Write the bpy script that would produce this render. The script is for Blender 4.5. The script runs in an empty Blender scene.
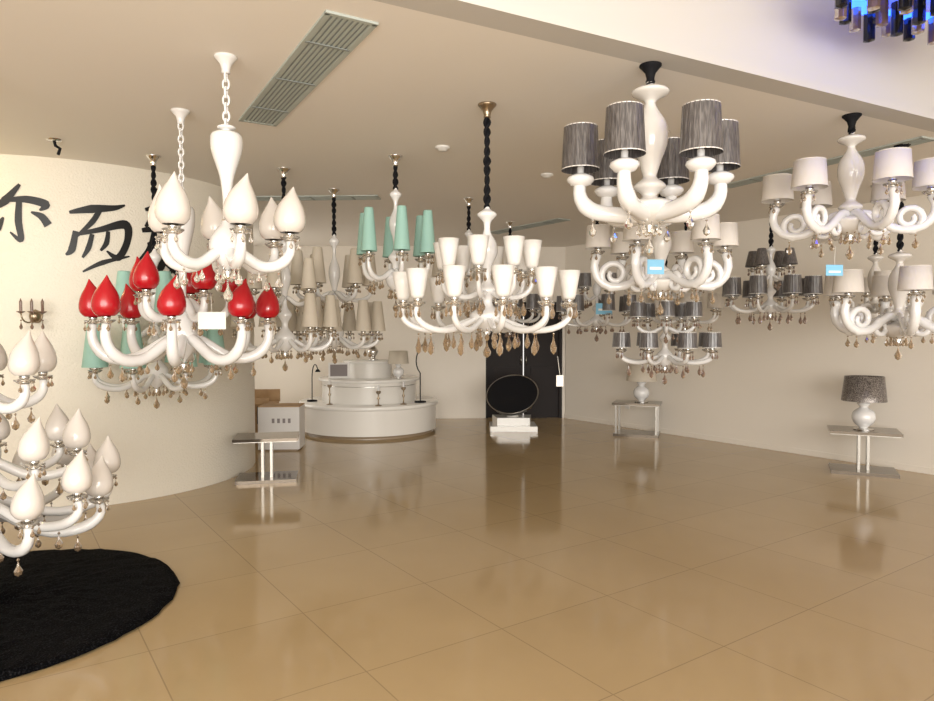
import bpy, math, random
from mathutils import Vector, Matrix
random.seed(4)
S=bpy.context.scene
CEIL=3.1
pi=math.pi

# ---------------- materials ----------------
def mat(name,col,rough=.5,metal=0,coat=0,trans=0,emis=None,es=0,spec=.5,bump=None,ior=1.45):
    m=bpy.data.materials.new(name); m.use_nodes=True
    nt=m.node_tree; b=nt.nodes['Principled BSDF']
    b.inputs['Base Color'].default_value=(*col,1)
    b.inputs['Roughness'].default_value=rough
    b.inputs['Metallic'].default_value=metal
    b.inputs['Coat Weight'].default_value=coat
    b.inputs['Transmission Weight'].default_value=trans
    b.inputs['Specular IOR Level'].default_value=spec
    b.inputs['IOR'].default_value=ior
    if emis:
        b.inputs['Emission Color'].default_value=(*emis,1); b.inputs['Emission Strength'].default_value=es
    if bump:
        sc,st=bump
        tc=nt.nodes.new('ShaderNodeTexCoord'); n=nt.nodes.new('ShaderNodeTexNoise'); n.inputs['Scale'].default_value=sc
        n.inputs['Detail'].default_value=4
        bp=nt.nodes.new('ShaderNodeBump'); bp.inputs['Strength'].default_value=st; bp.inputs['Distance'].default_value=.02
        nt.links.new(tc.outputs['Object'],n.inputs['Vector']); nt.links.new(n.outputs['Fac'],bp.inputs['Height'])
        nt.links.new(bp.outputs['Normal'],b.inputs['Normal'])
    return m
def noisecol(m,scale,c1,c2,lo=.35,hi=.65,detail=3):
    nt=m.node_tree; b=nt.nodes['Principled BSDF']
    tc=nt.nodes.new('ShaderNodeTexCoord'); n=nt.nodes.new('ShaderNodeTexNoise'); n.inputs['Scale'].default_value=scale; n.inputs['Detail'].default_value=detail
    r=nt.nodes.new('ShaderNodeValToRGB'); r.color_ramp.elements[0].position=lo; r.color_ramp.elements[1].position=hi
    r.color_ramp.elements[0].color=(*c1,1); r.color_ramp.elements[1].color=(*c2,1)
    nt.links.new(tc.outputs['Object'],n.inputs['Vector']); nt.links.new(n.outputs['Fac'],r.inputs['Fac']); nt.links.new(r.outputs['Color'],b.inputs['Base Color'])
    return m
M={}
M['white']=mat('white_glass',(.77,.76,.75),.10,coat=.7)
M['whiteshade']=mat('white_shade',(.74,.71,.67),.3)
M['satin']=mat('satin_shade',(.70,.65,.60),.18,coat=.6)
M['fabric']=mat('fabric_white',(.69,.64,.58),.7,bump=(300,.2))
M['cream']=mat('cream_shade',(.56,.50,.41),.6)
M['teal']=mat('teal_shade',(.32,.54,.47),.5)
M['red']=mat('red_shade',(.42,.005,.012),.25,coat=.4)
M['grey']=mat('grey_pleated_shade',(.10,.095,.10),.28,spec=.9)
M['chrome']=mat('chrome',(.75,.74,.72),.12,metal=1)
M['brass']=mat('antique_metal',(.35,.28,.2),.3,metal=1)
M['black']=mat('black_fabric',(.008,.008,.010),.7,spec=.2)
M['blackgloss']=mat('black_gloss',(.01,.01,.012),.12,coat=.3)
M['crystal']=mat('clear_crystal',(.93,.88,.8),.02,trans=.85,ior=1.6)
M['amber']=mat('amber_crystal',(.40,.28,.17),.02,trans=.65,ior=1.7)
M['smoke']=mat('smoke_crystal',(.25,.16,.12),.05,trans=.4,ior=1.6)
M['bluetag']=mat('blue_tag',(.20,.48,.68),.5)
M['whitetag']=mat('paper_tag',(.75,.73,.68),.7)
M['hub']=mat('pearl_glass',(.68,.65,.61),.12,coat=.5)
M['cardboard']=noisecol(mat('cardboard',(.42,.27,.14),.8),6,(.38,.24,.12),(.47,.31,.17))
M['cartonwhite']=mat('white_carton',(.72,.70,.68),.7)
M['print']=mat('carton_print',(.25,.22,.22),.7)
M['counter']=mat('counter_white',(.74,.71,.66),.3)
M['countertop']=mat('counter_top',(.82,.80,.76),.15,coat=.3)
M['plinth']=mat('plinth',(.30,.22,.14),.3)
M['tabletop']=mat('mirror_tabletop',(.16,.13,.10),.06,metal=.6)
M['tableleg']=mat('brushed_leg',(.32,.30,.27),.3,metal=1)
M['door']=mat('dark_wood_door',(.016,.011,.010),.5,spec=.2)
M['vent']=mat('vent_metal',(.42,.46,.43),.5)
M['ventdark']=mat('vent_slot',(.26,.29,.28),.6)
M['plastic']=mat('white_plastic',(.75,.73,.7),.4)
M['ink']=mat('black_lettering',(.005,.005,.005),.4)
M['led']=mat('blue_led',(.05,.1,.9),.4,emis=(.02,.10,1),es=6)
m=mat('sequin_shade',(.2,.15,.12),.3,metal=.4); M['sequin']=noisecol(m,120,(.07,.06,.055),(.40,.36,.33),.42,.65)
nt=M['grey'].node_tree; b=nt.nodes['Principled BSDF']
tc=nt.nodes.new('ShaderNodeTexCoord'); n=nt.nodes.new('ShaderNodeTexNoise'); n.inputs['Scale'].default_value=28; n.inputs['Detail'].default_value=3
mp=nt.nodes.new('ShaderNodeMapping'); mp.inputs['Scale'].default_value=(6,6,.5)
r=nt.nodes.new('ShaderNodeValToRGB'); r.color_ramp.elements[0].position=.4; r.color_ramp.elements[1].position=.7
r.color_ramp.elements[0].color=(.060,.054,.054,1); r.color_ramp.elements[1].color=(.17,.155,.15,1)
nt.links.new(tc.outputs['Object'],mp.inputs[0]); nt.links.new(mp.outputs[0],n.inputs['Vector']); nt.links.new(n.outputs['Fac'],r.inputs['Fac']); nt.links.new(r.outputs[0],b.inputs['Base Color'])
M['wall']=mat('wall_paint',(.78,.72,.635),.55,bump=(25,.08))
M['wallL']=mat('wall_plaster',(.76,.71,.61),.4,bump=(60,.35))
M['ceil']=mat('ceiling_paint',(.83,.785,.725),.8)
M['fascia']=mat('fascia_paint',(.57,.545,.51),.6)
m=mat('black_shag',(.004,.004,.005),.9,spec=.1,bump=(90,1)); M['rug']=noisecol(m,110,(.0005,.0005,.001),(.035,.035,.04),.52,.85)
# floor
m=mat('polished_tile',(.45,.3,.16),.1,spec=.55); M['floor']=m
nt=m.node_tree; b=nt.nodes['Principled BSDF']
tc=nt.nodes.new('ShaderNodeTexCoord'); mp=nt.nodes.new('ShaderNodeMapping'); mp.inputs['Rotation'].default_value=(0,0,math.radians(-34.7)); mp.inputs['Location'].default_value=(.2,.35,0)
br=nt.nodes.new('ShaderNodeTexBrick'); br.offset=0; br.squash=1
br.inputs['Scale'].default_value=1; br.inputs['Brick Width'].default_value=.8; br.inputs['Row Height'].default_value=.8
br.inputs['Mortar Size'].default_value=.004; br.inputs['Mortar Smooth'].default_value=.3; br.inputs['Bias'].default_value=0
br.inputs['Color1'].default_value=(.445,.325,.172,1); br.inputs['Color2'].default_value=(.465,.340,.181,1); br.inputs['Mortar'].default_value=(.33,.24,.13,1)
nz=nt.nodes.new('ShaderNodeTexNoise'); nz.inputs['Scale'].default_value=1.3; nz.inputs['Detail'].default_value=6
rp=nt.nodes.new('ShaderNodeValToRGB'); rp.color_ramp.elements[0].position=.3; rp.color_ramp.elements[1].position=.7
rp.color_ramp.elements[0].color=(.93,.92,.91,1); rp.color_ramp.elements[1].color=(1,1,1,1)
mx=nt.nodes.new('ShaderNodeMixRGB'); mx.blend_type='MULTIPLY'; mx.inputs[0].default_value=1
nt.links.new(tc.outputs['Object'],mp.inputs[0]); nt.links.new(mp.outputs[0],br.inputs['Vector']); nt.links.new(tc.outputs['Object'],nz.inputs['Vector'])
nt.links.new(nz.outputs['Fac'],rp.inputs[0]); nt.links.new(br.outputs['Color'],mx.inputs[1]); nt.links.new(rp.outputs[0],mx.inputs[2]); nt.links.new(mx.outputs[0],b.inputs['Base Color'])
rr=nt.nodes.new('ShaderNodeMapRange'); rr.inputs['To Min'].default_value=.07; rr.inputs['To Max'].default_value=.14
nt.links.new(nz.outputs['Fac'],rr.inputs['Value']); nt.links.new(rr.outputs[0],b.inputs['Roughness'])

# ---------------- builder ----------------
class B:
    def __init__(s,name,loc=(0,0,0)):
        s.name=name; s.loc=Vector(loc); s.p={}
    def g(s,part,mt,smooth=True):
        if part not in s.p: s.p[part]=[[],[],mt,smooth]
        return s.p[part]
    def rev(s,part,mt,prof,o=(0,0,0),seg=20,bend=(0,0),smooth=True,sx=1,sy=1,ridge=0,nr=0):
        V,F,_,_=s.g(part,mt,smooth); base=len(V); z0=prof[0][1]; z1=prof[-1][1]; dz=(z1-z0) or 1
        for (r,z) in prof:
            t=(z-z0)/dz
            for i in range(seg):
                a=2*pi*i/seg; rr_=r*(1+(ridge*((i%2)*2-1) if ridge else 0))
                V.append((o[0]+rr_*math.cos(a)*sx+bend[0]*t**3,o[1]+rr_*math.sin(a)*sy+bend[1]*t**3,o[2]+z))
        for k in range(len(prof)-1):
            for i in range(seg):
                j=(i+1)%seg; a=base+k*seg
                F.append((a+i,a+j,a+seg+j,a+seg+i))
    def tube(s,part,mt,pts,rad,seg=10,closed=False,smooth=True,cap=True):
        V,F,_,_=s.g(part,mt,smooth); base=len(V); n=len(pts); P=[Vector(p) for p in pts]
        if not hasattr(rad,'__len__'): rad=[rad]*n
        prevN=None
        for k in range(n):
            if closed: t=P[(k+1)%n]-P[(k-1)%n]
            else: t=P[min(k+1,n-1)]-P[max(k-1,0)]
            t.normalize()
            if prevN is None:
                u=Vector((0,0,1)) if abs(t.z)<.9 else Vector((1,0,0))
                N=t.cross(u).normalized()
            else:
                N=(prevN-t*prevN.dot(t)).normalized()
            prevN=N; Bn=t.cross(N)
            for i in range(seg):
                a=2*pi*i/seg; V.append(tuple(P[k]+(N*math.cos(a)+Bn*math.sin(a))*rad[k]))
        for k in range(n if closed else n-1):
            a=base+k*seg; b_=base+((k+1)%n)*seg
            for i in range(seg):
                j=(i+1)%seg; F.append((a+i,a+j,b_+j,b_+i))
        if cap and not closed:
            F.append(tuple(base+i for i in range(seg))[::-1]); F.append(tuple(base+(n-1)*seg+i for i in range(seg)))
    def box(s,part,mt,c,d,rz=0,rx=0):
        V,F,_,_=s.g(part,mt,False); base=len(V); R=Matrix.Rotation(rz,3,'Z')@Matrix.Rotation(rx,3,'X')
        for x in(-1,1):
            for y in(-1,1):
                for z in(-1,1):
                    v=R@Vector((x*d[0]/2,y*d[1]/2,z*d[2]/2)); V.append((c[0]+v.x,c[1]+v.y,c[2]+v.z))
        for f in((0,1,3,2),(4,6,7,5),(0,4,5,1),(2,3,7,6),(0,2,6,4),(1,5,7,3)): F.append(tuple(base+i for i in f))
    def poly(s,part,mt,V2,z0,z1):
        V,F,_,_=s.g(part,mt,False); base=len(V); n=len(V2)
        for (x,y) in V2: V.append((x,y,z0))
        for (x,y) in V2: V.append((x,y,z1))
        F.append(tuple(base+i for i in range(n))[::-1]); F.append(tuple(base+n+i for i in range(n)))
        for i in range(n):
            j=(i+1)%n; F.append((base+i,base+j,base+n+j,base+n+i))
    def done(s,single=False):
        obs=[]
        for part,(V,F,mt,sm) in s.p.items():
            me=bpy.data.meshes.new(part); me.from_pydata(V,[],F); me.validate(); me.update()
            me.materials.append(M[mt])
            if sm:
                for p in me.polygons: p.use_smooth=True
            nm=s.name if single else part
            ob=bpy.data.objects.new(nm,me); S.collection.objects.link(ob); obs.append(ob)
            if single: ob.location=s.loc
        if single: return obs[0]
        e=bpy.data.objects.new(s.name,None); e.empty_display_size=.1; e.location=s.loc; S.collection.objects.link(e)
        for o in obs: o.parent=e
        return e
def bez(p0,p1,p2,p3,n):
    out=[]
    for i in range(n+1):
        t=i/n; u=1-t
        out.append(tuple(u**3*a+3*u*u*t*b_+3*u*t*t*c+t**3*d for a,b_,c,d in zip(p0,p1,p2,p3)))
    return out

# ---------------- shades ----------------
def shade(b,kind,o,h,w,mt,ang=0):
    if kind=='flame':
        prof=[(.60,0),(.76,.04),(.93,.12),(1,.22),(.99,.33),(.90,.47),(.74,.60),(.54,.71),(.36,.80),(.20,.89),(.09,.96),(.02,1)]
        prof=[(r*w,z*h) for r,z in prof]; q=.42*w
        b.rev('shades',mt,prof,o,20,bend=(q*math.cos(ang+1.2),q*math.sin(ang+1.2)))
    elif kind=='cone':
        b.rev('shades',mt,[(w,0),(w*.98,.01),(w*.55,h*.97),(w*.5,h),(w*.4,h)],o,20)
        b.rev('shades',mt,[(w*.95,0.002),(.01,.03)],o,20)
    elif kind=='cup':
        b.rev('shades',mt,[(.01,0),(w*.5,.0),(w*.6,.02),(w*.8,h*.55),(w,h),(w*.95,h),(w*.72,h*.5),(w*.5,.03),(.01,.025)],o,20)
    elif kind=='drum':
        b.rev('shades',mt,[(w,0),(w*.88,h),(w*.86,h),(w*.97,0.004)],o,48,ridge=.010 if mt=='grey' else 0,smooth=(mt!='grey'))
        rm='hub' if mt=='grey' else mt
        b.rev('shade_rims',rm,[(w*1.01,0),(w*1.02,.003),(w*1.01,.006)],o,24)
        b.rev('shade_rims',rm,[(w*.89,h-.005),(w*.895,h)],o,24)
        b.rev('bulbs','white',[(.016,-.01),(.018,.04),(.022,h*.5),(.001,h*.62)],o,8)
def pendant(b,o,L=.06,w=.014,mt='amber'):
    x,y,z=o
    b.rev('crystals',mt,[(.001,0),(.009,-.009),(.001,-.018)],o,6,smooth=False)
    b.rev('crystals',mt,[(.001,-.018),(w*.35,-.018-L*.3),(w,-.018-L*.62),(w*.8,-.018-L*.85),(.001,-.018-L)],o,8,smooth=False)
def link_chain(b,z0,z1,mt='white'):
    n=max(2,int(round((z1-z0)/.045))); st=(z1-z0)/n
    for i in range(n):
        zc=z0+st*(i+.5); pts=[]
        for k in range(12):
            a=2*pi*k/12; c=.017*math.cos(a); zz=zc+st*.68*math.sin(a)
            pts.append((c,0,zz) if i%2 else (0,c,zz))
        b.tube('chain',mt,pts,.0065,6,closed=True)
def cord(b,z0,z1):
    n=max(8,int((z1-z0)/.012))
    for ph in (0,pi):
        pts=[((.012+.004*math.sin(i*.31))*math.cos(ph+i*.6),(.012+.004*math.sin(i*.31))*math.sin(ph+i*.6),z0+(z1-z0)*i/n) for i in range(n+1)]
        b.tube('cord','black',pts,.012,6)
    b.tube('cord','black',[(.0,0,z0),(0,0,z1)],.009,6)

def column(kind,zt,zb,w):
    H=zt-zb
    if kind=='vase':
        t=[(.06,0),(.5,.0),(.55,.015),(.2,.03),(.85,.05),(1,.09),(.97,.16),(.75,.24),(.46,.34),(.30,.46),(.26,.58),(.34,.66),(.8,.72),(1.12,.79),(1.08,.86),(.7,.93),(.25,.97),(.02,1)]
    elif kind=='urn':
        t=[(.25,0),(.25,.02),(.95,.05),(1,.08),(.4,.12),(.3,.15),(.5,.2),(.85,.27),(1.0,.35),(.95,.44),(.65,.54),(.45,.62),(.4,.66),(.8,.7),(.9,.73),(.5,.77),(.5,.8),(1.5,.84),(1.55,.88),(1.2,.94),(.6,.98),(.02,1)]
    else:
        t=[(.2,0),(.3,.02),(.8,.06),(.3,.12),(.3,.2),(.75,.28),(.85,.36),(.45,.46),(.3,.54),(.4,.6),(1.0,.66),(.5,.72),(.5,.78),(1.3,.84),(1.35,.88),(1.0,.94),(.4,.98),(.02,1)]
    return [(r*w,zt-z*H) for r,z in t]

def smoothprof(p,k=2):
    out=[]
    n=len(p)
    for i in range(n-1):
        p0=p[max(i-1,0)];p1=p[i];p2=p[i+1];p3=p[min(i+2,n-1)]
        for j in range(k):
            t=j/k
            out.append(tuple(max(.001,.5*(2*b_+(c-a)*t+(2*a-5*b_+4*c-d)*t*t+(-a+3*b_-3*c+d)*t**3)) if q==0 else .5*(2*b_+(c-a)*t+(2*a-5*b_+4*c-d)*t*t+(-a+3*b_-3*c+d)*t**3) for q,(a,b_,c,d) in enumerate(zip(p0,p1,p2,p3))))
    out.append(p[-1]); return out

def chandelier(name,x,y,zt,zb,col='vase',w=.07,chain='white',canopy='white',tiers=(),tags=(),pend='amber',bottom=True,colmat='white',armmat='white',rich=1):
    b=B(name,(x,y,0))
    b.rev('canopy',canopy,[(.001,CEIL),(.062,CEIL),(.062,CEIL-.008),(.05,CEIL-.02),(.03,CEIL-.045),(.022,CEIL-.075),(.024,CEIL-.09),(.001,CEIL-.092)],seg=20)
    if chain=='white': link_chain(b,zt-.01,CEIL-.085)
    else: cord(b,zt-.01,CEIL-.085)
    b.rev('column',colmat,smoothprof(column(col,zt,zb,w),3),seg=28)
    b.rev('column_collars','chrome',[(w*.3,0),(w*.36,.006),(w*.3,.012)],(0,0,zb+(zt-zb)*.35),16)
    if bottom:
        b.rev('finial','chrome',[(.02,0),(.028,-.01),(.012,-.03),(.02,-.04),(.001,-.055)],(0,0,zb+.012),12)
        pendant(b,(0,0,zb-.04),.11,.028,pend)
        for k in range(8):
            a=k*pi/4; pendant(b,(.06*math.cos(a),.06*math.sin(a),zb+.03),.065,.015,pend)
    for ti,T in enumerate(tiers):
        n,R,zc,zm,zh=T['n'],T['R'],T['zc'],T['zm'],T['zh']; ph=T.get('ph',0); th=T.get('th',.026)
        kind,h,sw,smt=T['sh']; st=T.get('arm','S')
        for i in range(n):
            a=ph+2*pi*i/n; ca,sa=math.cos(a),math.sin(a)
            def W(p): return (p[0]*ca,p[0]*sa,p[1])
            if st=='S':
                pts=bez((.03,zh),(R*.30,zh-.01),(R*.42,zm-.02),(R*.72,zm),8)+bez((R*.72,zm),(R*.95,zm+.015),(R*1.06,zm+(zc-zm)*.5),(R,zc-.02),8)[1:]
                b.tube('arms',armmat,[W(p) for p in pts],[th*(1 if k<12 else .9-.05*(k-12)) for k in range(len(pts))],12)
            else:
                rs=T.get('rs',.085)
                pts=bez((.03,zh),(R*.28,zh+.05),(R*.35,zm+.04),(R*.66,zm+.01),10)+bez((R*.66,zm+.01),(R*1.0,zm-.01),(R*1.15,zm+(zc-zm)*.55),(R,zc-.02),10)[1:]
                b.tube('arms',armmat,[W(p) for p in pts],[th*(1+.10*(k%2)) for k in range(len(pts))],10)
                cx,cz=R*.74,zm+rs*.98; sp=[]
                for k in range(29):
                    q=k/28; r_=rs*(1-.72*q); an=-pi/2+q*2*pi*1.35
                    sp.append((cx+r_*math.cos(an),cz+r_*math.sin(an)))
                b.tube('scrolls',armmat,[W(p) for p in sp],[th*(.9-.35*k/28)*(1+.10*(k%2)) for k in range(29)],8)
                cx,cz=R*.34,zm+.035; sp=[]
                for k in range(21):
                    q=k/20; r_=rs*.62*(1-.65*q); an=pi/2-q*2*pi*1.2
                    sp.append((cx+r_*math.cos(an),cz+r_*math.sin(an)))
                b.tube('scrolls',armmat,[W(p) for p in sp],[th*(.75-.3*k/20)*(1+.1*(k%2)) for k in range(21)],8)
            o=(R*ca,R*sa,zc)
            cup=T.get('cup','dish')
            if cup=='ball':
                b.rev('cups','white',[(.015,-.045),(.055,-.03),(.078,-.005),(.075,.012),(.045,.03),(.02,.034),(.02,.07)],o,24); base=.055
            else:
                b.rev('cups','crystal',[(.012,-.025),(.03,-.02),(.052,-.004),(.055,.004),(.03,.0),(.012,0)],o,14)
                b.rev('cup_collars','chrome',[(.014,-.03),(.022,-.02),(.016,0),(.026,.012),(.026,.03),(.01,.032)],o,12); base=.028
            shade(b,kind,(o[0],o[1],zc+base+T.get('lift',0)),h,sw,smt,a)
            pl=T.get('pl',.065)
            if cup!='ball':
                for q in(-1.2,0,1.2): pendant(b,(o[0]+.048*math.cos(a+q),o[1]+.048*math.sin(a+q),zc-.005),pl*.7,.012,pend)
            pendant(b,(R*.82*ca,R*.82*sa,zm-th*.8),pl*1.25,.022,pend)
            if rich:
                pendant(b,(R*.5*ca,R*.5*sa,zm-th*.2),pl,.018,pend)
    for (tx,ty,tz,tw,thh,tm) in tags:
        b.tube('tag_string','whitetag',[(tx,ty,tz+thh/2),(tx*.97,ty*.97,tz+thh/2+.12)],.0015,4)
        b.box('price_tag_'+tm,tm,(tx,ty,tz),(tw,.003,thh),rz=.15)
        if tm=='bluetag': b.box('price_tag_text','whitetag',(tx,ty-.003,tz-.01),(tw*.7,.002,thh*.18),rz=.15)
    return b.done()

D=lambda d:math.radians(d)
fl=lambda h,w,m='satin':('flame',h,w,m)
chandelier('tiered_flame_chandelier',-2.82,3.86,1.85,.40,'vase',.085,'white','white',pend='amber',tiers=[
 dict(n=6,R=.36,zc=1.32,zm=1.16,zh=1.26,ph=D(-12),sh=fl(.25,.077),th=.030),
 dict(n=8,R=.52,zc=.87,zm=.74,zh=.86,ph=D(22),sh=fl(.23,.075),th=.027),
 dict(n=8,R=.66,zc=.60,zm=.42,zh=.58,ph=D(-34),sh=fl(.23,.077),th=.032),
 dict(n=8,R=.68,zc=.68,zm=.50,zh=.63,ph=D(-11),sh=fl(.23,.077),th=.028)])
chandelier('white_flame_chandelier',-1.325,3.78,2.72,1.92,'vase',.086,'white','white',pend='crystal',tiers=[
 dict(n=6,R=.345,zc=2.11,zm=1.95,zh=2.04,ph=D(0),sh=fl(.26,.087),th=.031)])
chandelier('red_flame_chandelier',-1.96,4.7,2.5,1.36,'vase',.085,'white','white',pend='amber',tiers=[
 dict(n=8,R=.56,zc=1.66,zm=1.40,zh=1.55,ph=D(16),sh=fl(.25,.084,'red'),th=.038),
 dict(n=5,R=.30,zc=1.84,zm=1.68,zh=1.80,ph=D(30),sh=fl(.24,.080,'red'),th=.03)],
 tags=[(.33,-.35,1.66,.17,.11,'whitetag')])
cn=lambda h,w,m:('cone',h,w,m)
chandelier('teal_cone_chandelier',-2.70,5.9,2.3,1.08,'baluster',.07,'black','chrome',pend='amber',tiers=[
 dict(n=8,R=.50,zc=1.27,zm=1.11,zh=1.22,ph=D(5),sh=cn(.36,.098,'teal'),th=.024),
 dict(n=5,R=.28,zc=1.72,zm=1.55,zh=1.62,ph=D(-50),sh=cn(.34,.09,'teal'),th=.022)])
chandelier('cream_cone_chandelier',-1.42,7.3,2.62,1.40,'baluster',.07,'black','chrome',pend='amber',tiers=[
 dict(n=6,R=.38,zc=2.05,zm=1.92,zh=2.0,ph=D(15),sh=cn(.36,.088,'cream'),th=.022),
 dict(n=9,R=.46,zc=1.56,zm=1.42,zh=1.52,ph=D(0),sh=cn(.32,.088,'cream'),th=.022)])
chandelier('cream_cone_chandelier.001',-1.70,6.35,2.45,1.38,'baluster',.07,'black','chrome',pend='amber',tiers=[
 dict(n=7,R=.42,zc=1.60,zm=1.42,zh=1.52,ph=D(8),sh=cn(.30,.08,'cream'),th=.022),
 dict(n=5,R=.27,zc=1.95,zm=1.84,zh=1.9,ph=D(50),sh=cn(.28,.075,'cream'),th=.02)])
chandelier('teal_cone_chandelier.001',-.616,5.9,2.82,1.92,'baluster',.065,'black','chrome',pend='amber',tiers=[
 dict(n=6,R=.29,zc=2.23,zm=2.04,zh=2.11,ph=D(-14),sh=cn(.36,.070,'teal'),th=.022)])
chandelier('cup_shade_chandelier',.134,4.57,2.42,1.58,'baluster',.085,'black','brass',pend='amber',tiers=[
 dict(n=12,R=.56,zc=1.77,zm=1.60,zh=1.68,ph=D(8),sh=('cup',.18,.072,'whiteshade'),th=.021,pl=.10),
 dict(n=8,R=.30,zc=1.98,zm=1.82,zh=1.86,ph=D(-12),sh=('cup',.18,.070,'whiteshade'),th=.018,pl=.08)],
 tags=[(.45,-.3,1.28,.045,.07,'whitetag')])
chandelier('grey_drum_chandelier',1.04,3.9,3.0,2.19,'urn',.10,'black','black',pend='crystal',colmat='hub',rich=0,tiers=[
 dict(n=6,R=.39,zc=2.46,zm=2.27,zh=2.26,ph=D(-4),sh=('drum',.245,.108,'grey'),th=.047,cup='ball')])
chandelier('scroll_arm_chandelier',1.476,5.2,2.50,1.88,'urn',.08,'black','chrome',pend='amber',colmat='hub',tiers=[
 dict(n=6,R=.47,zc=2.20,zm=1.92,zh=2.0,ph=D(-6),sh=('drum',.17,.10,'fabric'),th=.031,arm='scroll',rs=.11)],
 tags=[(-.19,-.55,2.03,.12,.10,'bluetag')])
chandelier('grey_tiered_chandelier',1.98,6.8,2.1,1.22,'baluster',.06,'black','chrome',pend='smoke',tiers=[
 dict(n=8,R=.46,zc=1.40,zm=1.28,zh=1.34,ph=D(10),sh=('drum',.15,.09,'grey'),th=.022,pl=.085),
 dict(n=5,R=.28,zc=1.70,zm=1.58,zh=1.62,ph=D(40),sh=('drum',.15,.08,'grey'),th=.018)])
chandelier('grey_tiered_chandelier.001',1.62,8.5,2.35,1.62,'baluster',.06,'black','chrome',pend='smoke',tiers=[
 dict(n=7,R=.42,zc=1.80,zm=1.66,zh=1.72,ph=D(20),sh=('drum',.2,.085,'grey'),th=.02),
 dict(n=4,R=.22,zc=2.1,zm=1.98,zh=2.02,ph=D(40),sh=('drum',.17,.075,'grey'),th=.018)],
 tags=[(0,-.45,1.85,.2,.13,'bluetag')])
chandelier('grey_tiered_chandelier.003',2.85,8.9,2.5,1.62,'baluster',.06,'black','chrome',pend='amber',tiers=[
 dict(n=7,R=.42,zc=1.85,zm=1.7,zh=1.76,ph=D(0),sh=('drum',.18,.085,'fabric'),th=.02),
 dict(n=4,R=.24,zc=2.15,zm=2.02,zh=2.06,ph=D(20),sh=('drum',.17,.075,'fabric'),th=.018)])
chandelier('grey_red_chandelier',3.25,7.3,2.5,1.76,'baluster',.06,'black','chrome',pend='smoke',tiers=[
 dict(n=8,R=.42,zc=1.94,zm=1.80,zh=1.86,ph=D(5),sh=('drum',.19,.09,'grey'),th=.02,pl=.085),
 dict(n=4,R=.20,zc=2.26,zm=2.14,zh=2.18,ph=D(-50),sh=('cone',.17,.08,'red'),th=.016)])
chandelier('scroll_arm_chandelier.001',2.69,4.8,2.98,2.26,'urn',.085,'black','black',pend='amber',colmat='hub',tiers=[
 dict(n=6,R=.47,zc=2.52,zm=2.27,zh=2.40,ph=D(30),sh=('drum',.18,.112,'fabric'),th=.028,arm='scroll',rs=.09)],
 tags=[(-.32,-.40,1.985,.12,.07,'bluetag')])
chandelier('scroll_arm_chandelier.002',3.52,5.55,2.25,1.52,'urn',.08,'black','black',pend='amber',colmat='hub',tiers=[
 dict(n=6,R=.47,zc=1.87,zm=1.58,zh=1.70,ph=D(10),sh=('drum',.18,.115,'fabric'),th=.033,arm='scroll',rs=.11)])
chandelier('scroll_arm_chandelier.003',4.25,7.1,2.4,1.66,'urn',.07,'black','chrome',pend='amber',colmat='hub',tiers=[
 dict(n=6,R=.40,zc=1.98,zm=1.78,zh=1.84,ph=D(10),sh=('drum',.17,.1,'fabric'),th=.022,arm='scroll',rs=.07)])
chandelier('cream_cone_chandelier.002',.02,7.8,2.75,1.85,'baluster',.06,'black','chrome',pend='amber',tiers=[
 dict(n=6,R=.36,zc=2.18,zm=2.04,zh=2.1,ph=D(12),sh=cn(.3,.07,'cream'),th=.022)])
chandelier('grey_tiered_chandelier.002',.60,9.5,2.6,1.55,'baluster',.06,'black','chrome',pend='smoke',tiers=[
 dict(n=6,R=.42,zc=1.86,zm=1.72,zh=1.78,ph=D(12),sh=('drum',.2,.085,'grey'),th=.022)])

# ---------------- room ----------------
wd=Vector((-3.37,4.86)).normalized(); wn=Vector((wd.y,-wd.x))
if wn.x<0: wn=-wn
def quadbox(name,mt,pts,z0,z1):
    b=B(name); b.poly(name,mt,pts,z0,z1); return b.done(single=True)
quadbox('floor','floor',[(-8,-6),(11,-6),(11,13.5),(-8,13.5)],-.1,0)
c=Vector((1.78,12.36)); a0=c-wd*14
def off(v,k): return (v.x+wn.x*k,v.y+wn.y*k)
quadbox('wall_right','wall',[tuple(a0),tuple(c),off(c,.15),off(a0,.15)],0,4.0)
def by(x): return 12.36+(x-1.78)*(.31/8.28)
def bw(x0,x1,z0,z1,b): b.poly('p','wall',[(x0,by(x0)),(x1,by(x1)),(x1,by(x1)+.15),(x0,by(x0)+.15)],z0,z1)
b=B('wall_back'); bw(-6.5,.34,0,CEIL,b); bw(1.72,2.0,0,CEIL,b); bw(.34,1.72,2.1,CEIL,b); b.done(single=True)
b=B('door_1',(1.03,by(1.03),0))
for sx in(-.345,.345):
    b.box('leaf','door',(sx,.08,1.04),(.67,.05,2.08))
    for zz in (.55,1.5):
        b.box('panel','door',(sx,.045,zz),(.42,.03,.75))
    b.tube('handle','tableleg',[(sx*.14,.02,.98),(sx*.14,.02,1.12)],.009,8)
b.box('frame','door',(-.67,.04,1.05),(.05,.12,2.1)); b.box('frame','door',(.67,.04,1.05),(.05,.12,2.1)); b.box('frame','door',(0,.04,2.085),(1.36,.12,.04))
b.done()
CX,CY,CR=-4.4,7.7,1.9
b=B('wall_curved',(CX,CY,0))
b.rev('w','wallL',[(CR,0),(CR,CEIL)],seg=160); b.done(single=True)
quadbox('wall_left','wall',[(-6.6,-3),(-6.4,-3),(-6.4,13),(-6.6,13)],0,CEIL)
L0=Vector((-.53,3.09)); L1=Vector((3.59,5.23)); ld=(L1-L0).normalized(); ln=Vector((-ld.y,ld.x))
A=L0-ld*8.0; E=L1+ld*6
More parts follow.
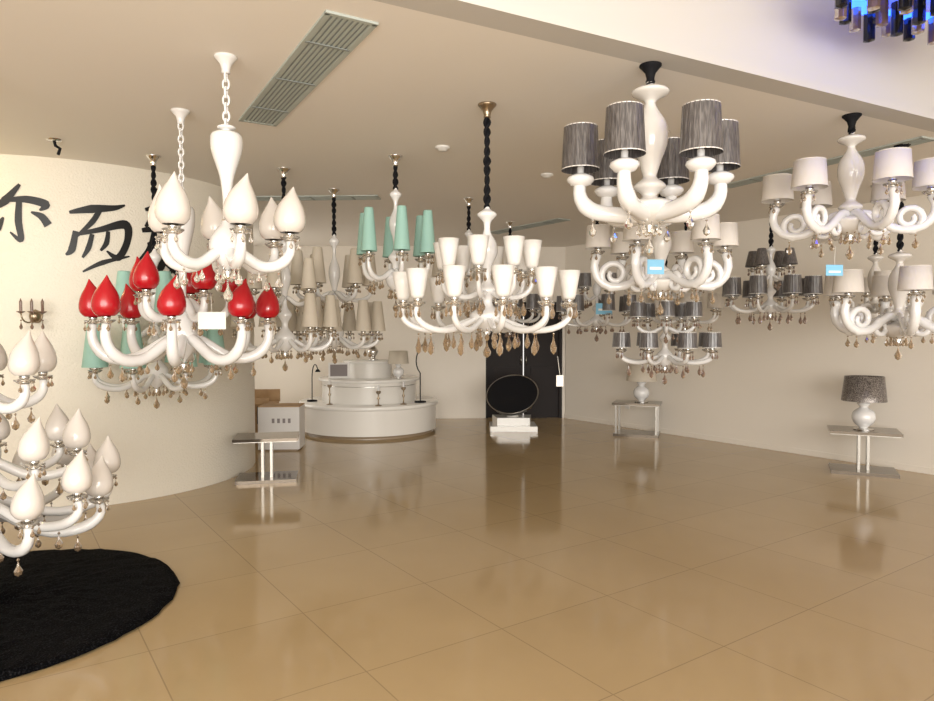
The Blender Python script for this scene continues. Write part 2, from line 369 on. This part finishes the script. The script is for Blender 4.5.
quadbox('ceiling','ceil',[tuple(A),tuple(E),(11,13.5),(-8,13.5),(-8,A.y)],CEIL,CEIL+.12)
def o2(v,k): return (v.x+ln.x*k,v.y+ln.y*k)
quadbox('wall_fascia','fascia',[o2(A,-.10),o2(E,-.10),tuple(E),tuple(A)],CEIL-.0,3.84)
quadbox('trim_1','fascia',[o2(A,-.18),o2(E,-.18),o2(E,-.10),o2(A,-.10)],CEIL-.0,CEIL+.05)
quadbox('ceiling_upper','ceil',[(-8,-3),(9,-3),(9,E.y),tuple(E),tuple(A),(-8,A.y)],3.84,3.94)
b=B('baseboard_right'); b.poly('p','wall',[off(a0,-.012),off(c,-.012),tuple(c),tuple(a0)],0,.07); b.done(single=True)

# calligraphy on curved wall
b=B('calligraphy_lettering',(CX,CY,0))
def stroke(pts,ws):
    n=len(pts); P=[]; Wd=[]
    for i in range(n-1):
        p0=pts[max(i-1,0)];p1=pts[i];p2=pts[i+1];p3=pts[min(i+2,n-1)]
        for j in range(8):
            t=j/8; P.append(tuple(.5*(2*q1+(q2-q0)*t+(2*q0-5*q1+4*q2-q3)*t*t+(-q0+3*q1-3*q2+q3)*t**3) for q0,q1,q2,q3 in zip(p0,p1,p2,p3))); Wd.append(ws[i]*(1-t)+ws[i+1]*t)
    P.append(pts[-1]); Wd.append(ws[-1])
    V,F,_,_=b.g('ink','ink',False); base=len(V)
    for i,p in enumerate(P):
        q=P[min(i+1,len(P)-1)]; r_=P[max(i-1,0)]; dx,dy=q[0]-r_[0],q[1]-r_[1]; l=math.hypot(dx,dy) or 1; nx,ny=-dy/l,dx/l
        for s_ in(-1,1):
            u=p[0]+nx*Wd[i]*s_*1.4; v=p[1]+ny*Wd[i]*s_*1.4
            th=D(-90+11.8+.24*u); z=1.6+(330-v)/112
            V.append(((CR+.006)*math.cos(th),(CR+.006)*math.sin(th),z))
    for i in range(len(P)-1):
        a=base+2*i; F.append((a,a+1,a+3,a+2))
for st in [
 ([(22,190),(8,206),(-6,216)],[1,3,.5]),([(6,206),(28,204),(46,208),(40,214)],[1,2.5,3,.5]),
 ([(21,206),(20,225),(22,243),(12,236)],[2,2.5,2,.5]),([(6,222),(0,232),(-6,238)],[.6,3,1]),([(32,216),(42,220),(48,228)],[.6,2.5,3]),
 ([(-28,200),(-14,198),(-10,232)],[2,3,1]),
 ([(68,214),(90,209),(112,206),(124,202)],[1,3,2,.6]),([(98,209),(90,222),(74,238)],[2,2,.8]),
 ([(74,232),(70,250),(64,256)],[2,2.6,.6]),([(72,236),(98,229),(124,222),(126,238),(116,256),(104,250)],[1,2,3.4,2.6,2.6,.5]),
 ([(90,234),(86,248),(80,258)],[1.6,2,.8]),([(106,230),(104,242),(98,250)],[1.4,2,.8]),([(80,272),(100,262),(128,254)],[.6,1.8,.5]),
 ([(146,204),(168,198),(196,190)],[1.2,3,1.2]),([(160,180),(158,204),(146,222)],[1.2,3.4,1]),([(178,178),(182,204),(198,214)],[1,3,1.8]),
 ([(142,226),(170,220),(202,212)],[1.6,3,1.2]),([(156,226),(152,244),(138,258)],[2,3.4,.9]),([(148,240),(176,234),(184,252),(174,270)],[1.2,3.4,3.4,1]),
 ([(156,250),(180,264),(208,284)],[1,3,4]),([(176,236),(164,262),(142,290)],[1.2,3.2,.9]),([(204,206),(200,230),(188,250)],[1,3,1])]:
    stroke(*st)
ob=b.done(single=True)

def vent(name,cx,cy,L,Wd_,ang,slots):
    b=B(name,(cx,cy,CEIL)); R=ang
    def bx(part,mt,x,y,z,d):
        v=Matrix.Rotation(R,2)@Vector((x,y)); b.box(part,mt,(v.x,v.y,z),d,rz=R)
    bx('frame','vent',0,Wd_/2,-.006,(L,.025,.012)); bx('frame','vent',0,-Wd_/2,-.006,(L,.025,.012)); bx('frame','vent',L/2,0,-.006,(.025,Wd_+.025,.012)); bx('frame','vent',-L/2,0,-.006,(.025,Wd_+.025,.012))
    bx('back','ventdark',0,0,-.002,(L,Wd_,.004))
    for i in range(slots):
        bx('blades','vent',0,-Wd_/2+(i+.5)*Wd_/slots,-.008,(L,Wd_/slots*.55,.005))
    for i in range(3): bx('bars','ventdark',(i-1)*L/3.2,0,-.012,(.02,Wd_,.004))
    b.done()
wa=math.atan2(wd.y,wd.x)
vent('ceiling_vent',-1.03,4.13,1.9,.24,math.atan2(1.72,-1.0),9)
vent('ceiling_vent.001',3.15,6.25,2.0,.16,math.atan2(1.7,-.85),4)
vent('ceiling_vent.002',-1.75,7.75,1.5,.2,D(-3),4)
vent('ceiling_vent.003',.85,9.9,1.6,.2,wa,4)
for i,(x,y) in enumerate([(-.2,5.62),(.77,6.6)]):
    b=B('smoke_detector' if i==0 else 'smoke_detector.001',(x,y,CEIL)); b.rev('d','plastic',[(.001,-.035),(.035,-.033),(.045,-.018),(.06,-.014),(.06,0)],seg=24); b.done(single=True)
b=B('ceiling_hook',(-3.25,5.4,CEIL)); b.rev('plate','chrome',[(.001,-.015),(.05,-.012),(.055,0)],seg=20)
b.tube('wire','black',[(0,0,-.01),(.01,0,-.05),(.04,.01,-.07),(.03,0,-.12)],.012,8); b.done()

# rug
b=B('round_shag_rug',(-2.75,3.83,0))
prof=[(1.0,0.001),(1.02,.012),(1.0,.03),(.97,.036)]+[(.97-.06*i,.036+.004*(i%2)) for i in range(1,16)]+[(.001,.038)]
b.rev('r','rug',prof,seg=96)
V=b.p['r'][0]
for i,v in enumerate(V):
    k=random.uniform(-.008,.008); V[i]=(v[0]*(1+k),v[1]*(1+k),max(.001,v[2]+(random.uniform(-.006,.008) if v[2]>.02 else 0)))
b.done(single=True)

# ---------- display tables ----------
def dtable(name,x,y,L,H,rot,style=0):
    b=B(name,(x,y,0))
    b.box('top','tabletop',(0,0,H-.015),(L,L*.72,.03),rz=rot)
    b.box('top_edge','tableleg',(0,0,H-.034),(L*.97,L*.70,.008),rz=rot)
    b.box('base','tabletop',(0,0,.0175),(L*.94,L*.68,.035),rz=rot)
    R=Matrix.Rotation(rot,2)
    ps=[(-.045,-.05),(.045,.05),(-.045,.05),(.045,-.05)] if style==0 else [(-L*.42,-L*.28),(L*.42,-L*.28),(-L*.42,L*.28),(L*.42,L*.28)]
    for p in ps:
        v=R@Vector(p); b.box('leg','tableleg',(v.x,v.y,H/2),(.026,.026,H-.05),rz=rot)
    b.done()
dtable('display_table',-2.14,7.25,.66,.47,D(12))
dtable('display_table.001',4.46,7.62,.70,.48,D(-25))
dtable('display_table.002',2.60,10.35,.70,.50,D(-20),1)
def tlamp(name,x,y,z,sc,smt,bmt='white',shape=0):
    b=B(name,(x,y,z)); s=sc
    b.rev('foot','chrome' if shape==0 else bmt,[(.001,0),(.085*s,0),(.085*s,.012),(.03*s,.02)],seg=24)
    b.rev('body',bmt,smoothprof([(.03*s,.015),(.045*s,.03*s),(.085*s,.07*s),(.10*s,.12*s),(.085*s,.17*s),(.04*s,.205*s),(.035*s,.215*s),(.05*s,.235*s),(.055*s,.25*s),(.03*s,.275*s),(.015*s,.29*s),(.012*s,.33*s)],3),seg=28)
    b.rev('shade',smt,[(.19*s,.27*s),(.165*s,.50*s),(.16*s,.50*s),(.185*s,.272*s)],seg=36)
    b.rev('bulb','white',[(.01,.31*s),(.03*s,.36*s),(.03*s,.4*s),(.001,.43*s)],seg=12)
    b.tube('stem','chrome',[(0,0,.3*s),(0,0,.49*s)],.004,6)
    b.tube('spider','chrome',[(-.165*s,0,.49*s),(.165*s,0,.49*s)],.003,6)
    b.done()
tlamp('table_lamp',4.46,7.62,.48,1.20,'sequin')
tlamp('table_lamp.001',2.66,10.35,.50,1.2,'cream')

# ---------- reception counter ----------
b=B('reception_counter',(-1.56,10.85,0))
b.rev('plinth','plinth',[(1.02,0),(1.02,.05),(.5,.05)],seg=96)
b.rev('lower_tier','counter',[(1.06,.05),(1.06,.42)],seg=96)
b.rev('lower_top','countertop',[(1.06,.42),(1.10,.43),(1.10,.475),(1.09,.485),(.001,.485)],seg=96)
b.rev('middle_tier','counter',[(.74,.48),(.74,.80)],seg=96)
b.rev('middle_top','countertop',[(.74,.80),(.80,.81),(.80,.845),(.79,.85),(.001,.85)],seg=96)
b.rev('upper_tier','counter',[(.36,.85),(.36,1.08)],seg=64)
b.rev('upper_top','countertop',[(.36,1.08),(.41,1.085),(.41,1.115),(.001,1.12)],seg=64)
b.rev('metal_band','chrome',[(.745,.74),(.752,.745),(.745,.75)],seg=96)
b.done()
tlamp('table_lamp.002',-1.06,10.50,.852,.85,'cream')
b=B('silver_table_lamp',(-1.50,10.85,1.122))
b.rev('body','chrome',smoothprof([(.08,0),(.08,.015),(.03,.03),(.06,.08),(.09,.14),(.05,.2),(.02,.24),(.05,.27),(.02,.3),(.012,.36)],3),seg=24)
b.rev('shade','cream',[(.14,.3),(.05,.48)],seg=24); b.done()
b=B('arc_desk_lamp',(-.72,10.45,.486))
b.rev('base','black',[(.001,0),(.09,0),(.09,.02),(.01,.025)],seg=20)
b.tube('arm','black',[(0,0,.02),(.0,0,.45)]+bez((0,0,.45),(-.15,0,.65),(.0,0,.9),(.14,0,.98),10)[1:],.009,8)
b.rev('head','white',[(.015,.98),(.06,.96),(.08,.90)],(.14,0,0),16); b.done()
b=B('arc_desk_lamp.001',(-2.42,10.6,.486))
b.rev('base','black',[(.001,0),(.08,0),(.08,.02),(.01,.025)],seg=20)
b.tube('arm','black',[(0,0,.02),(0,0,.35)]+bez((0,0,.35),(0,0,.55),(.05,0,.66),(.09,0,.5),8)[1:],.008,8)
b.rev('head','black',[(.02,.5),(.045,.46)],(.09,0,0),16); b.done()
for i,(px,py,h) in enumerate([(-2.05,10.12,.30),(-1.3,9.95,.22),(-.95,10.15,.26)]):
    b=B('candle_holder' if i==0 else 'candle_holder.00%d'%i,(px,py,.486))
    b.rev('stand','brass',[(.001,0),(.05,0),(.05,.01),(.01,.02),(.01,h*.4),(.025,h*.5),(.01,h*.6),(.01,h-.05),(.035,h-.03),(.035,h),(.001,h)],seg=16)
    b.rev('candle','white',[(.016,h),(.016,h+.08),(.001,h+.085)],seg=12); b.done()
b=B('framed_display_card',(-1.98,10.5,.856)); b.box('card','print',(0,-.012,.12),(.26,.01,.18),rz=.2); b.box('card_frame','plastic',(0,0,.12),(.32,.02,.24),rz=.2); b.done()

# ---------- boxes ----------
b=B('cardboard_box',(-2.95,9.75,0)); b.box('carton','cardboard',(0,0,.28),(.42,.4,.56),rz=.1)
b.box('flap','cardboard',(-.03,-.27,.60),(.40,.16,.01),rz=.1,rx=.5); b.box('flap','cardboard',(0,.22,.64),(.40,.01,.18),rz=.1); b.box('tape','tabletop',(.02,-.203,.40),(.06,.004,.25),rz=.1); b.done()
b=B('white_carton_box',(-2.50,9.15,0)); b.box('carton','cartonwhite',(0,0,.30),(.54,.40,.56),rz=.06); b.box('lid_seam','cardboard',(0,0,.586),(.54,.40,.012),rz=.06)
b.box('pallet','plinth',(0,0,.011),(.48,.38,.022),rz=.06)
for k in range(4): b.box('print','print',(-.06+.07*k,-.203+.004*k,.40),(.035,.004,.06),rz=.06)
for k in range(2): b.box('print','print',(.06,-.204,.14+.06*k),(.2,.004,.012),rz=.06)
b.done()

# ---------- round black chair ----------
b=B('round_shell_chair',(.74,11.0,0))
b.box('pedestal_step','countertop',(0,-.05,.04),(.74,.6,.08))
b.poly('pedestal','countertop',[(-.26,-.22),(.26,-.22),(.32,.22),(-.32,.22)],.08,.20)
b.rev('neck','counter',[(.10,.2),(.07,.26),(.12,.34)],seg=20)
R=Matrix.Rotation(D(45),3,'X')@Matrix.Rotation(D(-10),3,'Y')
def addshell(part,mt,prof,sx=1.05,sy=1):
    V,F,_,_=b.g(part,mt,True); base=len(V); seg=48
    for r_,z in prof:
        for i in range(seg):
            a=2*pi*i/seg; v=R@Vector((r_*math.cos(a)*sx,r_*math.sin(a)*sy,z)); V.append((v.x,v.y,v.z+.53))
    for k in range(len(prof)-1):
        for i in range(seg):
            j=(i+1)%seg; q=base+k*seg; F.append((q+i,q+j,q+seg+j,q+seg+i))
addshell('shell','blackgloss',[(.001,-.20),(.15,-.19),(.28,-.13),(.37,-.04),(.40,.05)])
addshell('rim','tableleg',[(.40,.05),(.408,.058),(.40,.066),(.390,.058)])
addshell('cushion','black',[(.392,.05),(.36,.055),(.24,.03),(.10,.02),(.001,.018)])
b.done()

th=D(-90+20); wx,wy=CX+CR*math.cos(th),CY+CR*math.sin(th)
b=B('crystal_wall_sconce',(wx,wy,1.72)); nx,ny=math.cos(th),math.sin(th)
b.rev('plate','brass',[(.001,-.06),(.04,-.04),(.05,0),(.04,.04),(.001,.06)],seg=16)
for s_ in(-1,0,1):
    ex,ey=nx*.12-ny*.08*s_,ny*.12+nx*.08*s_
    b.tube('arm','brass',bez((0,0,0),(nx*.08,ny*.08,-.08),(ex,ey,-.08),(ex,ey,.03),8),.007,6)
    b.rev('cup','smoke',[(.01,.02),(.035,.035),(.03,.04),(.012,.04),(.012,.12),(.001,.15)],(ex,ey,0),10,smooth=False)
    pendant(b,(ex,ey,-.03),.07,.014,'smoke')
b.done()
for i,(t,z) in enumerate([(6.55,.35),(1.5,.35)]):
    q=c-wd*t; b=B('wall_outlet' if i==0 else 'wall_outlet.001',(q.x-wn.x*.006,q.y-wn.y*.006,z)); b.box('o','plastic',(0,0,0),(.012,.086,.086),rz=math.atan2(wn.y,wn.x)); b.done(single=True)

# crystal LED fixture, upper ceiling
b=B('blue_led_crystal_chandelier',(2.80,3.58,0))
b.rev('stem','chrome',[(.05,3.84),(.05,3.60)],seg=16)
b.rev('plate','chrome',[(.001,3.62),(.78,3.62),(.78,3.58),(.001,3.58)],seg=48)
b.rev('led_ring','led',[(.76,3.575),(.80,3.565),(.76,3.55),(.68,3.56)],seg=48)
random.seed(9)
for ring,(rr_,nn) in enumerate([(.15,6),(.30,12),(.45,18),(.60,24),(.76,32)]):
    for i in range(nn):
        a=2*pi*i/nn+ring*.3; zb_=3.34+.02*ring+random.uniform(-.03,.03)
        b.rev('rods_dark' if i%2 else 'rods_gloss','smoke' if (i%2) else 'blackgloss',[(.001,3.56),(.034,3.56),(.034,zb_),(.001,zb_-.01)],(rr_*math.cos(a),rr_*math.sin(a),0),8,smooth=False)
b.done()

# ---------- lights ----------
w=bpy.data.worlds.new('World'); S.world=w; w.use_nodes=True
w.node_tree.nodes['Background'].inputs[0].default_value=(1,.955,.89,1); w.node_tree.nodes['Background'].inputs[1].default_value=1.2
def light(name,typ,loc,e,rot=(0,0,0),size=1,sy=None,col=(1,1,1)):
    l=bpy.data.lights.new(name,typ); l.energy=e; l.color=col
    if typ=='AREA':
        l.size=size
        if sy: l.shape='RECTANGLE'; l.size_y=sy
    elif typ=='SUN': l.angle=size
    else: l.shadow_soft_size=size
    o=bpy.data.objects.new(name,l); o.location=loc; o.rotation_euler=rot; S.collection.objects.link(o); return o
light('camera_flash','POINT',(.08,-.05,1.75),75,size=.05,col=(1,.98,.94))
light('ambient_fill','AREA',(0,-2.6,1.8),250,rot=(D(95),0,0),size=8,sy=3,col=(1,.955,.89))  # added fill panel behind the camera for ambient light, not a known source
light('frontal_fill','SUN',(0,-5,3),2.6,rot=(D(88),0,D(7)),size=D(45),col=(1,.955,.89))  # added directional fill from behind the camera, lights the room evenly in depth
light('hidden_back_fill','AREA',(-4.3,10.8,1.5),30,rot=(0,D(-90),0),size=2.6,sy=1.2,col=(1,.95,.87))  # added fill, unseen behind the curved wall, brightens the back; no window known
light('warm_spot','POINT',(-4.5,5.1,2.85),9,size=.05,col=(1,.8,.35))

cd=bpy.data.cameras.new('Camera'); cd.lens=680/934*36; cd.sensor_width=36; cd.clip_start=.05
co=bpy.data.objects.new('Camera',cd); co.location=(0,0,1.6); co.rotation_euler=(D(90-1.73),0,0); S.collection.objects.link(co); S.camera=co
S.view_settings.view_transform='Standard'
S.view_settings.exposure=.12
